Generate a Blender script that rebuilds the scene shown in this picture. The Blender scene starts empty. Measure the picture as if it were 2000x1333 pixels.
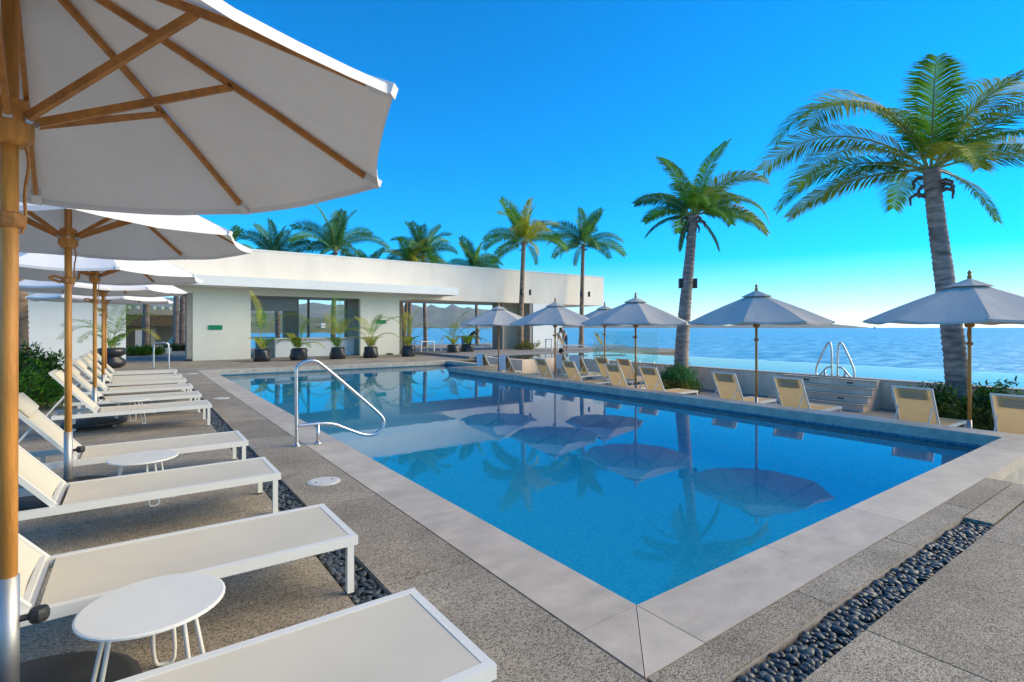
import bpy, math, random
from mathutils import Vector, Matrix
R=math.radians; rnd=random.Random(7)
S=bpy.context.scene; COL=S.collection
# ------------------------------------------------------------------ camera
cd=bpy.data.cameras.new('camera'); cam=bpy.data.objects.new('camera',cd); COL.objects.link(cam)
cam.location=(0,0,1.62); cam.rotation_euler=(R(90),0,R(-35.75))
cd.sensor_width=36; cd.lens=36*1025/2000; cd.shift_y=-26.5/2000; cd.clip_start=.05; cd.clip_end=60000
S.camera=cam
# ------------------------------------------------------------------ sky
W=bpy.data.worlds.new('World'); S.world=W; W.use_nodes=True
nt=W.node_tree; nt.nodes.clear()
SUN_EL,SUN_AZ=R(27),R(118)          # low sun over the sea, just outside the right edge; azimuth from +Y towards +X
sky=nt.nodes.new('ShaderNodeTexSky'); sky.sky_type='NISHITA'; sky.sun_disc=False
sky.sun_elevation=SUN_EL; sky.sun_rotation=SUN_AZ; sky.air_density=1.0; sky.dust_density=0.0; sky.ozone_density=8.0
bg=nt.nodes.new('ShaderNodeBackground'); wo=nt.nodes.new('ShaderNodeOutputWorld')
hs=nt.nodes.new('ShaderNodeHueSaturation'); hs.inputs['Saturation'].default_value=1.42; hs.inputs['Hue'].default_value=.496   # the photograph's vivid grading, same in every direction
nt.links.new(sky.outputs[0],hs.inputs['Color']); nt.links.new(hs.outputs[0],bg.inputs[0]); nt.links.new(bg.outputs[0],wo.inputs[0])
bg.inputs[1].default_value=.15
# ------------------------------------------------------------------ sun: broad soft evening glow from the sea side
sd=bpy.data.lights.new('sun','SUN'); sun=bpy.data.objects.new('sun',sd); COL.objects.link(sun)
sd.energy=3.2; sd.angle=R(55); sd.color=(1,.80,.44)
sun.rotation_euler=(-Vector((math.sin(SUN_AZ)*math.cos(SUN_EL),math.cos(SUN_AZ)*math.cos(SUN_EL),math.sin(SUN_EL)))).to_track_quat('-Z','Y').to_euler()
S.view_settings.view_transform='Standard'; S.view_settings.look='None'; S.view_settings.exposure=0.85; S.view_settings.gamma=1
S.view_settings.use_curve_mapping=False
S.cycles.transparent_max_bounces=32
# ------------------------------------------------------------------ materials
MATS={}
def nm(name):
    m=bpy.data.materials.new(name); m.use_nodes=True; MATS[name]=m
    return m,m.node_tree,m.node_tree.nodes['Principled BSDF']
def N(t,k,**kw):
    n=t.nodes.new(k)
    for a,b in kw.items():
        if hasattr(n,a): setattr(n,a,b)
        else: n.inputs[a.replace('_',' ')].default_value=b
    return n
def mat(name,col,rough=.6,var=.15,scale=4,bump=0,bscale=40,metal=0,stretch=None,spec=.5,trans=0,pos=True):
    m,t,p=nm(name)
    p.inputs['Roughness'].default_value=rough; p.inputs['Metallic'].default_value=metal; p.inputs['Specular IOR Level'].default_value=spec
    g=N(t,'ShaderNodeNewGeometry') if pos else N(t,'ShaderNodeTexCoord'); src=g.outputs['Position'] if pos else g.outputs['Object']
    if stretch:
        mp=N(t,'ShaderNodeMapping'); mp.inputs['Scale'].default_value=stretch; t.links.new(src,mp.inputs[0]); src=mp.outputs[0]
    n=N(t,'ShaderNodeTexNoise',Scale=scale,Detail=6.0,Roughness=.6); t.links.new(src,n.inputs['Vector'])
    r=N(t,'ShaderNodeValToRGB'); c=Vector(col)
    r.color_ramp.elements[0].position=.3; r.color_ramp.elements[1].position=.7
    r.color_ramp.elements[0].color=tuple(c*(1-var))+(1,); r.color_ramp.elements[1].color=tuple(min(1,x) for x in c*(1+var))+(1,)
    t.links.new(n.outputs['Fac'],r.inputs[0]); t.links.new(r.outputs[0],p.inputs['Base Color'])
    if bump:
        b=N(t,'ShaderNodeBump',Strength=bump,Distance=.01); n2=N(t,'ShaderNodeTexNoise',Scale=bscale,Detail=4.0)
        t.links.new(src,n2.inputs['Vector']); t.links.new(n2.outputs['Fac'],b.inputs['Height']); t.links.new(b.outputs[0],p.inputs['Normal'])
    if trans:
        tr=N(t,'ShaderNodeBsdfTranslucent'); mx=N(t,'ShaderNodeMixShader'); mx.inputs[0].default_value=trans
        t.links.new(r.outputs[0],tr.inputs[0]); o=t.nodes['Material Output']
        t.links.new(p.outputs[0],mx.inputs[1]); t.links.new(tr.outputs[0],mx.inputs[2]); t.links.new(mx.outputs[0],o.inputs[0])
    return m
def aggregate(name,c1,c2,c3):
    m,t,p=nm(name); g=N(t,'ShaderNodeNewGeometry'); p.inputs['Roughness'].default_value=.8
    v=N(t,'ShaderNodeTexVoronoi',Scale=150.0); t.links.new(g.outputs['Position'],v.inputs['Vector'])
    r=N(t,'ShaderNodeValToRGB'); sp=N(t,'ShaderNodeSeparateColor'); t.links.new(v.outputs['Color'],sp.inputs[0]); t.links.new(sp.outputs[0],r.inputs[0])
    e=r.color_ramp.elements; e[0].color=c1+(1,); e[1].color=c3+(1,); q=e.new(.5); q.color=c2+(1,); q=e.new(.07); q.color=(.09,.07,.05,1)
    n=N(t,'ShaderNodeTexNoise',Scale=1.1,Detail=8.0,Roughness=.65); t.links.new(g.outputs['Position'],n.inputs['Vector'])
    mr=N(t,'ShaderNodeMapRange'); mr.inputs['From Min'].default_value=.3; mr.inputs['From Max'].default_value=.7; mr.inputs['To Min'].default_value=.68; mr.inputs['To Max'].default_value=1.25
    t.links.new(n.outputs['Fac'],mr.inputs[0])
    mx=N(t,'ShaderNodeMix',data_type='RGBA',blend_type='MULTIPLY'); mx.inputs[0].default_value=1
    t.links.new(r.outputs[0],mx.inputs[6]); t.links.new(mr.outputs[0],mx.inputs[7]); t.links.new(mx.outputs[2],p.inputs['Base Color'])
    b=N(t,'ShaderNodeBump',Strength=.5,Distance=.006,invert=True); t.links.new(v.outputs['Distance'],b.inputs['Height']); t.links.new(b.outputs[0],p.inputs['Normal'])
    return m
aggregate('aggregate',(.24,.195,.145),(.34,.285,.215),(.44,.385,.305)); aggregate('aggregate_b',(.21,.165,.118),(.315,.26,.19),(.44,.375,.29)); aggregate('aggregate_c',(.27,.22,.155),(.385,.32,.235),(.50,.44,.34))
def stone(name,a,b,scale):
    m=mat(name,a,.55,.17,scale,.2,90,stretch=(1,1.6,1)); return m
stone('coping',(.48,.405,.32),None,3.2)
mat('coping_b',(.44,.365,.28),.6,.2,4.2,.12,90); mat('coping_c',(.53,.45,.35),.55,.15,2.8,.12,80)
mat('freeboard',(.44,.40,.33),.7,.25,5,.2,60)
mat('mortar',(.33,.29,.25),.9,.2,9); mat('deck_grey',(.25,.235,.225),.75,.2,2.2,.15,120)
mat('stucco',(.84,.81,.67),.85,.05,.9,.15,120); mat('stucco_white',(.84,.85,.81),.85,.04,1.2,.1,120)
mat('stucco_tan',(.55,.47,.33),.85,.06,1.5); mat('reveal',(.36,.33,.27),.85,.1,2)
mat('parapet',(.86,.77,.64),.85,.11,.5,.2,60,stretch=(1,1,.35)); mat('sandstone',(.80,.60,.46),.7,.25,1.4,.1,60,stretch=(1,1,.3))
mat('canvas',(.80,.79,.78),.85,.04,2.5,.15,240,trans=.04,spec=.1); mat('sling_cream',(.62,.57,.465),.7,.03,3,.15,500,spec=.25)
mat('sling_tan',(.74,.52,.27),.75,.06,8,.15,500,spec=.2,trans=.25); mat('pad_tan',(.42,.33,.22),.8,.06,10)
mat('white_frame',(.72,.71,.66),.4,.03,5); mat('cream_frame',(.74,.72,.66),.4,.03,5)
mat('teak',(.55,.235,.045),.5,.35,9,.15,60,stretch=(3,3,.35),pos=False); mat('teak_rail',(.48,.20,.045),.5,.3,14,pos=False)
mat('steel',(.60,.60,.61),.34,.05,9,metal=1); mat('black_base',(.03,.028,.026),.55,.3,6); mat('rubber',(.02,.02,.02),.6,.1,9)
mat('pebble',(.06,.07,.073),.45,.65,14,.05,200); mat('pebble_bed',(.03,.033,.034),.9,.3,30)
mat('bag',(.022,.025,.032),.32,.4,7,.5,16); mat('soil',(.05,.035,.02),.95,.4,30)
mat('leaf',(.12,.29,.024),.6,.5,2.2,trans=.35,spec=.2); mat('leaf_yellow',(.34,.36,.03),.6,.4,2.5,trans=.35,spec=.2); mat('leaf_blue',(.07,.21,.07),.6,.45,1.2,trans=.3,spec=.2)
mat('leaf_dark',(.035,.10,.02),.45,.5,4,trans=.25); mat('leaf_olive',(.16,.17,.025),.5,.5,4,trans=.3); mat('rachis',(.30,.33,.10),.5,.2,5)
mat('bark',(.30,.235,.205),.9,.6,2.6,.8,9,stretch=(1,1,4)); mat('bark_brown',(.30,.20,.125),.9,.55,3,.8,9,stretch=(1,1,4)); mat('boot',(.16,.12,.10),.9,.4,9)
mat('petal',(.75,.42,.45),.6,.2,9,trans=.3); mat('rope',(.45,.20,.06),.8,.3,30); mat('towel',(.78,.78,.80),.95,.05,8,.4,120); mat('towel_blue',(.30,.47,.66),.95,.08,8,.4,120)
mat('skin',(.45,.25,.17),.5,.08,9); mat('hair',(.03,.02,.015),.6,.3,30); mat('shirt_dark',(.02,.025,.05),.8,.2,9); mat('shirt_grey',(.25,.33,.36),.8,.1,9); mat('shorts',(.03,.04,.09),.8,.2,9)
mat('lid',(.62,.60,.55),.5,.08,12); mat('sign_green',(.0,.24,.09),.4,.05,9); mat('sign_text',(.25,.62,.42),.5,.02,9); mat('speaker',(.02,.024,.035),.5,.1,9)
mat('thatch',(.20,.135,.07),.95,.5,14,.8,30,stretch=(1,1,.4)); mat('hill',(.13,.15,.12),.95,.35,.004); mat('hill_near',(.12,.14,.07),.95,.5,.03); mat('house',(.72,.68,.62),.8,.05,.1); mat('roof_tile',(.40,.17,.09),.8,.2,.4)
mat('boat',(.8,.8,.8),.3,.02,1); mat('dark_glass',(.03,.04,.05),.1,.1,1); mat('land',(.20,.17,.12),.95,.3,.5); mat('yellow_cloth',(.62,.42,.05),.8,.1,5)
# mosaic tile
def mosaic(name,c1,c2,c3):
    m,t,p=nm(name); g=N(t,'ShaderNodeNewGeometry'); p.inputs['Roughness'].default_value=.3
    v=N(t,'ShaderNodeTexVoronoi',Scale=34.0,distance='CHEBYCHEV',Randomness=.12); t.links.new(g.outputs['Position'],v.inputs['Vector'])
    sp=N(t,'ShaderNodeSeparateColor'); t.links.new(v.outputs['Color'],sp.inputs[0])
    r=N(t,'ShaderNodeValToRGB'); e=r.color_ramp.elements; e[0].color=c1+(1,); e[1].color=c3+(1,); q=e.new(.5); q.color=c2+(1,)
    t.links.new(sp.outputs[1],r.inputs[0]); t.links.new(r.outputs[0],p.inputs['Base Color'])
mosaic('mosaic',(.20,.78,.92),(.30,.86,.96),(.52,.93,.98)); mosaic('mosaic_dark',(.01,.09,.15),(.02,.16,.24),(.06,.25,.32))
def water(name,tint,bs,strength,ior=1.33):
    m,t,p=nm(name); t.nodes.remove(p); o=t.nodes['Material Output']
    g=N(t,'ShaderNodeNewGeometry'); n=N(t,'ShaderNodeTexNoise',Scale=bs,Detail=3.0); t.links.new(g.outputs['Position'],n.inputs['Vector'])
    b=N(t,'ShaderNodeBump',Strength=strength,Distance=.02); t.links.new(n.outputs['Fac'],b.inputs['Height'])
    tr=N(t,'ShaderNodeBsdfTransparent'); tr.inputs[0].default_value=tint+(1,)
    gl=N(t,'ShaderNodeBsdfGlossy'); gl.inputs['Roughness'].default_value=.0; t.links.new(b.outputs[0],gl.inputs['Normal'])
    f=N(t,'ShaderNodeFresnel'); f.inputs[0].default_value=ior; t.links.new(b.outputs[0],f.inputs['Normal'])
    mx=N(t,'ShaderNodeMixShader'); t.links.new(f.outputs[0],mx.inputs[0]); t.links.new(tr.outputs[0],mx.inputs[1]); t.links.new(gl.outputs[0],mx.inputs[2]); t.links.new(mx.outputs[0],o.inputs[0])
water('pool_water',(.40,.98,1.0),5.5,.014,1.38); water('edge_water',(.90,.97,.99),3,.006,1.33); mat('pale_tile',(.78,.85,.88),.4,.06,9)
def glassm():
    m,t,p=nm('glass'); t.nodes.remove(p); o=t.nodes['Material Output']
    tr=N(t,'ShaderNodeBsdfTransparent'); tr.inputs[0].default_value=(.80,.95,.95,1); gl=N(t,'ShaderNodeBsdfGlossy'); gl.inputs['Roughness'].default_value=.0
    mx=N(t,'ShaderNodeMixShader'); mx.inputs[0].default_value=.07; t.links.new(tr.outputs[0],mx.inputs[1]); t.links.new(gl.outputs[0],mx.inputs[2]); t.links.new(mx.outputs[0],o.inputs[0])
glassm()
def seam():
    m,t,p=nm('sea'); p.inputs['Specular IOR Level'].default_value=.28; p.inputs['Roughness'].default_value=.28; p.inputs['IOR'].default_value=1.33
    g=N(t,'ShaderNodeNewGeometry'); mp=N(t,'ShaderNodeMapping'); mp.inputs['Rotation'].default_value=(0,0,R(35)); mp.inputs['Scale'].default_value=(.35,1,1)
    t.links.new(g.outputs['Position'],mp.inputs[0])
    n=N(t,'ShaderNodeTexNoise',Scale=.35,Detail=9.0,Roughness=.62); t.links.new(mp.outputs[0],n.inputs['Vector'])
    r=N(t,'ShaderNodeValToRGB'); e=r.color_ramp.elements; e[0].position=.40; e[0].color=(.002,.19,.38,1); e[1].position=.64; e[1].color=(.30,.64,.78,1); t.links.new(n.outputs['Fac'],r.inputs[0]); t.links.new(r.outputs[0],p.inputs['Base Color'])
    b=N(t,'ShaderNodeBump',Strength=1.0,Distance=1.1); t.links.new(n.outputs['Fac'],b.inputs['Height']); t.links.new(b.outputs[0],p.inputs['Normal'])
seam()
# ------------------------------------------------------------------ mesh helpers
class MB:
    def __init__(s): s.v=[]; s.f=[]; s.mi=[]
    def add(s,vs,fs,m=0):
        o=len(s.v); s.v+= [tuple(x) for x in vs]; s.f+=[tuple(i+o for i in f) for f in fs]; s.mi+=[m]*len(fs)
    def box(s,x0,y0,z0,x1,y1,z1,m=0):
        s.add([(x0,y0,z0),(x1,y0,z0),(x1,y1,z0),(x0,y1,z0),(x0,y0,z1),(x1,y0,z1),(x1,y1,z1),(x0,y1,z1)],[(0,3,2,1),(4,5,6,7),(0,1,5,4),(1,2,6,5),(2,3,7,6),(3,0,4,7)],m); return s
    def tube(s,pts,rad,n=8,m=0,cap=True):
        pts=[Vector(p) for p in pts]; rad=rad if isinstance(rad,(list,tuple)) else [rad]*len(pts)
        vs=[]; up=Vector((0,0,1)); a=None
        for i,p in enumerate(pts):
            d=(pts[min(i+1,len(pts)-1)]-pts[max(i-1,0)]).normalized()
            if a is None:
                a=d.cross(up if abs(d.z)<.95 else Vector((1,0,0))).normalized()
            a=(a-d*a.dot(d)).normalized(); b=d.cross(a)
            for k in range(n):
                t=2*math.pi*k/n; vs.append(p+(a*math.cos(t)+b*math.sin(t))*rad[i])
        fs=[(i*n+k,i*n+(k+1)%n,(i+1)*n+(k+1)%n,(i+1)*n+k) for i in range(len(pts)-1) for k in range(n)]
        if cap: fs+=[tuple(range(n))[::-1],tuple((len(pts)-1)*n+k for k in range(n))]
        s.add(vs,fs,m); return s
    def bar(s,a,b,w,h,m=0):   # square bar from a to b
        a=Vector(a);b=Vector(b);d=(b-a).normalized(); u=d.cross(Vector((0,0,1)))
        u=Vector((0,1,0)) if u.length<1e-4 else u.normalized(); q=u.cross(d)
        vs=[p+u*(w/2*i)+q*(h/2*j) for p in(a,b) for i,j in((-1,-1),(1,-1),(1,1),(-1,1))]
        s.add(vs,[(0,1,2,3),(7,6,5,4),(0,4,5,1),(1,5,6,2),(2,6,7,3),(3,7,4,0)],m); return s
    def lathe(s,prof,n=20,c=(0,0),m=0,wob=None):
        vs=[]
        for i,(r,z) in enumerate(prof):
            for k in range(n):
                t=2*math.pi*k/n; rr=r*(wob(t,i) if wob else 1); vs.append((c[0]+rr*math.cos(t),c[1]+rr*math.sin(t),z))
        L=len(prof); fs=[(i*n+k,i*n+(k+1)%n,(i+1)*n+(k+1)%n,(i+1)*n+k) for i in range(L-1) for k in range(n)]
        fs+=[tuple(range(n))[::-1],tuple((L-1)*n+k for k in range(n))]
        s.add(vs,fs,m); return s
    def build(s,name,mats,parent=None,smooth=False,loc=(0,0,0)):
        me=bpy.data.meshes.new(name); me.from_pydata(s.v,[],s.f)
        for x in (mats if isinstance(mats,(list,tuple)) else [mats]): me.materials.append(MATS[x])
        me.polygons.foreach_set('material_index',s.mi)
        if smooth: me.polygons.foreach_set('use_smooth',[True]*len(s.f))
        me.update(); o=bpy.data.objects.new(name,me); COL.objects.link(o); o.location=loc
        if parent: o.parent=parent
        return o
def tag(o,label=None,cat=None,group=None,kind=None):
    if label:o['label']=label
    if cat:o['category']=cat
    if group:o['group']=group
    if kind:o['kind']=kind
    return o
def empty(name,loc=(0,0,0),rz=0,label=None,cat=None,group=None):
    o=bpy.data.objects.new(name,None); COL.objects.link(o); o.location=loc; o.rotation_euler=(0,0,rz); return tag(o,label,cat,group)
def copy_tree(o,parent=None):
    c=o.copy(); COL.objects.link(c); c.parent=parent
    for ch in list(o.children): copy_tree(ch,c)
    return c
def bx(name,m,parent,*a,kind=None):
    o=MB().box(*a).build(name,m,parent)
    if kind:o['kind']=kind
    return o
LOW=-.65
# ================================================================== SETTING
bx('sea','sea',None,-30000,-30000,-6,30000,30000,-5,kind='structure')
# land under the decks (earth body), kept clear of both pool basins
g=MB(); g.box(-60,-30,-5.5,2.0,80,-.08); g.box(2.0,-30,-5.5,7.45,1.55,-.08); g.box(2.0,23.1,-5.5,32,46,-.08)
g.build('ground','land')['kind']='structure'
q=MB(); q.box(7.47,-12,-5,10.89,1.6,LOW); q.box(10.89,-12,-5,17.0,18.4,LOW); q.box(12.8,18.4,-5,17.0,19.2,LOW); q.build('lower_deck','deck_grey')['kind']='structure'
PX0,PX1,PY0,PY1=2.38,10.42,2.06,22.5; WZ=-.2; AX=12.3; AY=18.9
# pool basin
p=MB(); zb=-1.15
p.box(PX0-.3,PY0-.3,zb-.2,AX+.3,PY1+.3,zb)               # floor
p.box(PX0-.3,PY0,zb,PX0,PY1,-.13); p.box(PX0-.3,PY0-.3,zb,PX1+.3,PY0,-.13); p.box(PX0-.3,PY1,zb,AX+.3,PY1+.3,-.13)
p.box(PX1,PY0,zb,PX1+.3,AY,-.13); p.box(PX1+.3,AY-.3,zb,AX,AY,-.13); p.box(AX,AY-.3,zb,AX+.3,PY1,-.13)
pool=p.build('swimming_pool','mosaic'); pool['kind']='structure'
b=MB(); b.box(PX0,PY0,zb+.002,PX0+.42,PY1,-.75); b.build('pool_bench','mosaic',pool)
b=MB(); e=.006
b.box(PX1-e,PY0,-.3,PX1,AY,-.165); b.box(PX0,PY1-e,-.3,AX,PY1,-.165); b.box(PX0,PY0,-.32,PX0+e,PY1-e,-.13); b.box(AX-e,AY,-.32,AX,PY1-e,-.13)
b.box(PX0+e,PY0,-.32,PX1-e,PY0+e,-.13); b.build('waterline_tile','mosaic_dark',pool)
w=MB(); w.add([(PX0,PY0,WZ),(PX1,PY0,WZ),(PX1,AY,WZ),(AX,AY,WZ),(AX,PY1,WZ),(PX0,PY1,WZ)],[(0,1,2,3,4,5)])
w.build('pool_water','pool_water')['kind']='structure'
# coping stones: each its own piece
cop=MB(); cop.box(1.94,1.63,-.5,PX0-.02,PY1+.4,-.14); cop.box(PX0-.02,1.63,-.5,10.88,PY0-.02,-.14); cop.box(PX1+.02,PY0-.02,-1.2,10.88,AY-.02,-.14)
cop.box(10.88,AY-.48,-1.2,AX+.46,AY-.02,-.14); cop.box(AX+.02,AY-.02,-1.2,AX+.46,PY1+.46,-.14); cop.box(PX0-.02,PY1+.02,-.5,AX+.02,PY1+.46,-.14)
cop=cop.build('pool_coping','freeboard'); cop['kind']='structure'
def stones(x0,y0,x1,y1,along,n,z0=-.139,z1=0,name='coping_stone',ms=('coping','coping_b','coping_c'),par=None,gap=.004):
    for i in range(n):
        a,bb=i/n,(i+1)/n; j=rnd.uniform(-.0015,.0015)
        if along=='y': q=(x0,y0+(y1-y0)*a+gap/2,z0,x1,y0+(y1-y0)*bb-gap/2,z1+j)
        else: q=(x0+(x1-x0)*a+gap/2,y0,z0,x0+(x1-x0)*bb-gap/2,y1,z1+j)
        bx(name,rnd.choice(ms),par,*q)
stones(1.92,PY0,PX0,PY1,'y',14,par=cop); stones(PX0,1.61,10.9,PY0,'x',6,par=cop)
stones(PX1,PY0,10.9,AY,'y',12,par=cop); stones(10.9,AY-.46,AX+.48,AY,'x',1,par=cop); stones(AX,AY,AX+.48,PY1,'y',3,par=cop); stones(1.92,PY1,AX+.48,PY1+.48,'x',8,par=cop)
# mitred corner stone
c=MB(); z=0.0
c.add([(1.92,1.61,-.139),(2.376,1.61,-.139),(2.376,2.058,-.139),(1.92,1.61,z),(2.376,1.61,z),(2.376,2.058,z)],[(0,2,1),(3,4,5),(0,1,4,3),(1,2,5,4),(2,0,3,5)]); c.build('coping_stone','coping_c',cop)
c=MB(); c.add([(1.92,1.616,-.139),(2.37,2.058,-.139),(1.92,2.058,-.139),(1.92,1.616,z),(2.37,2.058,z),(1.92,2.058,z)],[(0,2,1),(3,4,5),(0,1,4,3),(1,2,5,4),(2,0,3,5)]); c.build('coping_stone','coping',cop)
# inner stone faces above the waterline
b=MB(); b.box(PX1-.003,PY0+.004,-.166,PX1+.02,AY-.004,-.006); b.box(PX0+.004,PY1-.003,-.166,AX,PY1+.02,-.006); b.box(AX-.003,AY,-.129,AX+.02,PY1-.01,-.006); b.build('inner_face','freeboard',cop)
# pool wall towards the lower deck
bx('pool_wall','stucco',None,10.5,1.66,-4,10.87,AY-.5,-.145,kind='structure'); bx('pool_wall','stucco',None,7.46,1.64,-4,10.49,1.98,-.141,kind='structure')
# ---- upper deck: mortar bed + aggregate slabs
dk=MB(); dk.box(-14,-6,-.07,1.04,24,-.014); dk.box(1.27,1.39,-.07,1.915,24,-.014); dk.box(1.92,1.39,-.07,7.46,1.605,-.014); dk.box(1.04,-6,-.07,7.46,1.17,-.014); dk.box(-14,24,-.07,30,46,-.014); dk.box(1.92,23.0,-.07,16,24,-.014)
deck=dk.build('pool_deck','mortar'); deck['kind']='structure'
def slab(x0,y0,x1,y1,m='aggregate'):
    if m=='aggregate': m=rnd.choice(('aggregate','aggregate','aggregate_b','aggregate_c'))
    j=rnd.uniform(-.002,.001); bx('paving_slab',m,deck,x0+.005,y0+.005,-.06,x1-.005,y1-.005,j)
for i in range(13):
    y0=1.39+i*1.75; y1=min(y0+1.75,23)
    if y0<23: slab(1.27,y0,1.912,y1)
for i in range(-4,14):
    y0=-.11+i*1.75
    slab(-1.75,y0,1.05,y0+1.75 if i<13 else 24)
    slab(-5.2,y0,-1.75,y0+1.75 if i<13 else 24)
for i in range(4): slab(1.92+i*1.385,1.39,1.92+(i+1)*1.385,1.607)
for i in range(3):
    for j in range(4): slab(1.055+i*2.13,-5.9+j*1.77,1.055+(i+1)*2.13,-5.9+(j+1)*1.77)
slab(5.75,1.19,7.44,1.385)
for x in range(-5,30,3):
    for y in range(2): slab(x,24+y*2.8,x+3,26.8+y*2.8,'deck_grey' if x>11 else 'aggregate')
    slab(x,29.6,x+3,35,'deck_grey')
for x in (2,5,8,11): slab(x,22.99,x+3,24)
slab(1.05,23,2,24); slab(14,23.0,16,24,'deck_grey')
bx('paving_slab','coping_c',deck,6.1,.2,-.05,7.4,1.0,.004)
# lower deck slabs joints (big concrete bays)
ld=bpy.data.objects['lower_deck']
for i in range(2):
    for j in range(9): bx('paving_slab','deck_grey',ld,10.92+i*3.0,-4+j*2.5+.008,LOW-.02,10.92+(i+1)*3.0-.012,-4+(j+1)*2.5,LOW+.004)
# ---- pebble gutters
def pebble_mesh(i):
    r=random.Random(i); m=MB(); nu,nv=8,5; a,b,cc=r.uniform(.026,.036),r.uniform(.018,.024),r.uniform(.009,.014)
    prof=[(math.sin(math.pi*k/nv),-math.cos(math.pi*k/nv)) for k in range(nv+1)]
    vs=[(a*max(q,.02)*math.cos(2*math.pi*k/nu)*(1+.1*math.sin(k+i)),b*max(q,.02)*math.sin(2*math.pi*k/nu),cc*z) for q,z in prof for k in range(nu)]
    fs=[(i2*nu+k,i2*nu+(k+1)%nu,(i2+1)*nu+(k+1)%nu,(i2+1)*nu+k) for i2 in range(nv) for k in range(nu)]
    m.add(vs,fs); return m
PEB=[pebble_mesh(i) for i in range(6)]; PEBM=None
def gutter(x0,y0,x1,y1,axis,near,label):
    global PEBM
    bed=bx('pebble_gutter','pebble_bed',None,x0,y0,-.10,x1,y1,-.055,kind='structure')
    if PEBM is None:
        PEBM=[]
        for pm in PEB:
            o=pm.build('pebble','pebble',None,True); PEBM.append(o.data); bpy.data.objects.remove(o)
    st=MB(); r=random.Random(3); pts=[]
    nx=int((x1-x0)/.040); ny=int((y1-y0)/.040)
    for lay in range(2):
        for i in range(nx):
            for j in range(ny):
                pts.append((x0+.015+(i+.5)*(x1-x0-.03)/nx+r.uniform(-.016,.016),y0+.015+(j+.5)*(y1-y0-.03)/ny+r.uniform(-.016,.016),-.050+lay*.018+r.uniform(-.004,.009)))
    pts.sort(key=lambda q:-q[2]-0*q[0] if False else (q[0]*q[0]+q[1]*q[1]))
    vis=[q for q in pts if q[2]>-.04 and near(q)]; ids=set(map(id,vis[:300]))
    for q in pts:
        rot=Matrix.Rotation(r.uniform(0,6.28),4,'Z')@Matrix.Rotation(r.uniform(-.45,.45),4,'X')@Matrix.Rotation(r.uniform(-.35,.35),4,'Y')
        if id(q) in ids:
            o=bpy.data.objects.new('pebble',r.choice(PEBM)); COL.objects.link(o); o.parent=bed; o.matrix_local=Matrix.Translation(q)@rot@Matrix.Scale(r.uniform(.6,1.25),4)
        else:
            pm=r.choice(PEB); sc=r.uniform(.6,1.25); st.add([Vector(q)+rot@(Vector(v)*sc) for v in pm.v],pm.f)
    o=st.build('pebbles','pebble',bed,True); o['kind']='stuff'
gutter(1.05,1.18,1.27,22.9,'y',lambda q:2.6<q[1]<5.0,'')
gutter(1.27,1.17,5.75,1.39,'x',lambda q:q[0]>2.1,'')
gutter(5.75,1.17,6.9,1.19,'x',lambda q:False,'') if False else None
# ---- skimmer lids
def lid(x,y,label):
    t=empty('skimmer_lid',(x,y,.0),0,label,'lid','round skimmer lids in the pool deck')
    MB().lathe([(.15,-.02),(.15,.006),(.138,.010),(.0,.010)][:3]+[(.001,.0105)],28).build('cover','lid',t); MB().lathe([(.168,-.02),(.168,.004),(.152,.004),(.152,-.02)],28).build('rim','lid',t)
    for s in(-1,1): MB().lathe([(.012,.008),(.012,.0125)],8,(.09*s,.02*s)).build('screw','black_base',t)
lid(1.62,5.63,'round white skimmer lid nearest the camera in the pool deck'); lid(1.62,13.6,'round skimmer lid further along the deck beyond the near handrail'); lid(1.66,21.5,'farthest skimmer lid near the far corner of the pool')
# ---- infinity pool beyond lower deck
IX0,IX1,IZ=17.0,23.2,.11
q=MB(); q.box(IX0,-14,-5,IX0+.3,19.2,.13); q.box(14.4,19.2,-5,14.7,23.2,.13); q.box(14.7,19.2,-5,IX0,19.5,.13)
iw=q.build('infinity_pool_wall','sandstone'); iw['kind']='structure'
for j in range(13): bx('wall_cap','coping',iw,IX0-.02,-8+j*2.09,.131,IX0+.31,-8+(j+1)*2.09-.01,.16)
q=MB(); q.box(IX0+.3,-14,-1.3,IX1,19.5,-.3); q.box(14.7,19.5,-1.3,IX1,23.2,-.3); q.build('infinity_pool_floor','pale_tile')['kind']='structure'; bx('infinity_edge','mosaic_dark',None,IX1,-14,-5,IX1+.2,23.3,.095,kind='structure')
q=MB(); q.add([(IX0+.3,-14,IZ),(IX1+.2,-14,IZ),(IX1+.2,23.2,IZ),(14.7,23.2,IZ),(14.7,19.5,IZ),(IX0+.3,19.5,IZ)],[(0,1,2,3,4,5)]); q.build('infinity_pool_water','edge_water')['kind']='structure'
bx('far_deck','deck_grey',None,14.0,23.2,-5,31,29.6,.13,kind='structure')
st=empty('pool_steps',(0,0,0),0,'sandstone steps climbing from the lower deck to the infinity pool','steps')
rz=(.13-LOW)/4
for i in range(4):
    o=bx('step','sandstone',st,15.82+i*.3,5.9,LOW,15.82+(i+1)*.3-.001 if i<3 else IX0-.003,8.5,LOW+rz*(i+1)-.03)
    bx('tread','coping',o,15.79+i*.3,5.88,LOW+rz*(i+1)-.03,15.82+(i+1)*.3 if i<3 else IX0-.025,8.5,LOW+rz*(i+1))
    if i in(1,3):
        for y in(6.5,7.7): bx('step_light','black_base',o,15.815+i*.3,y,LOW+rz*i+.07,15.83+i*.3,y+.16,LOW+rz*i+.11)
vb=empty('outlet_box',(0,0,0),0,'white louvred outlet box on the sandstone wall beside the steps','box'); bx('case','white_frame',vb,16.9,5.35,-.45,17.0,5.62,-.08)
for i in range(4): bx('louvre','speaker',vb,16.89,5.40,-.40+i*.08,16.91,5.57,-.37+i*.08)
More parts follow.
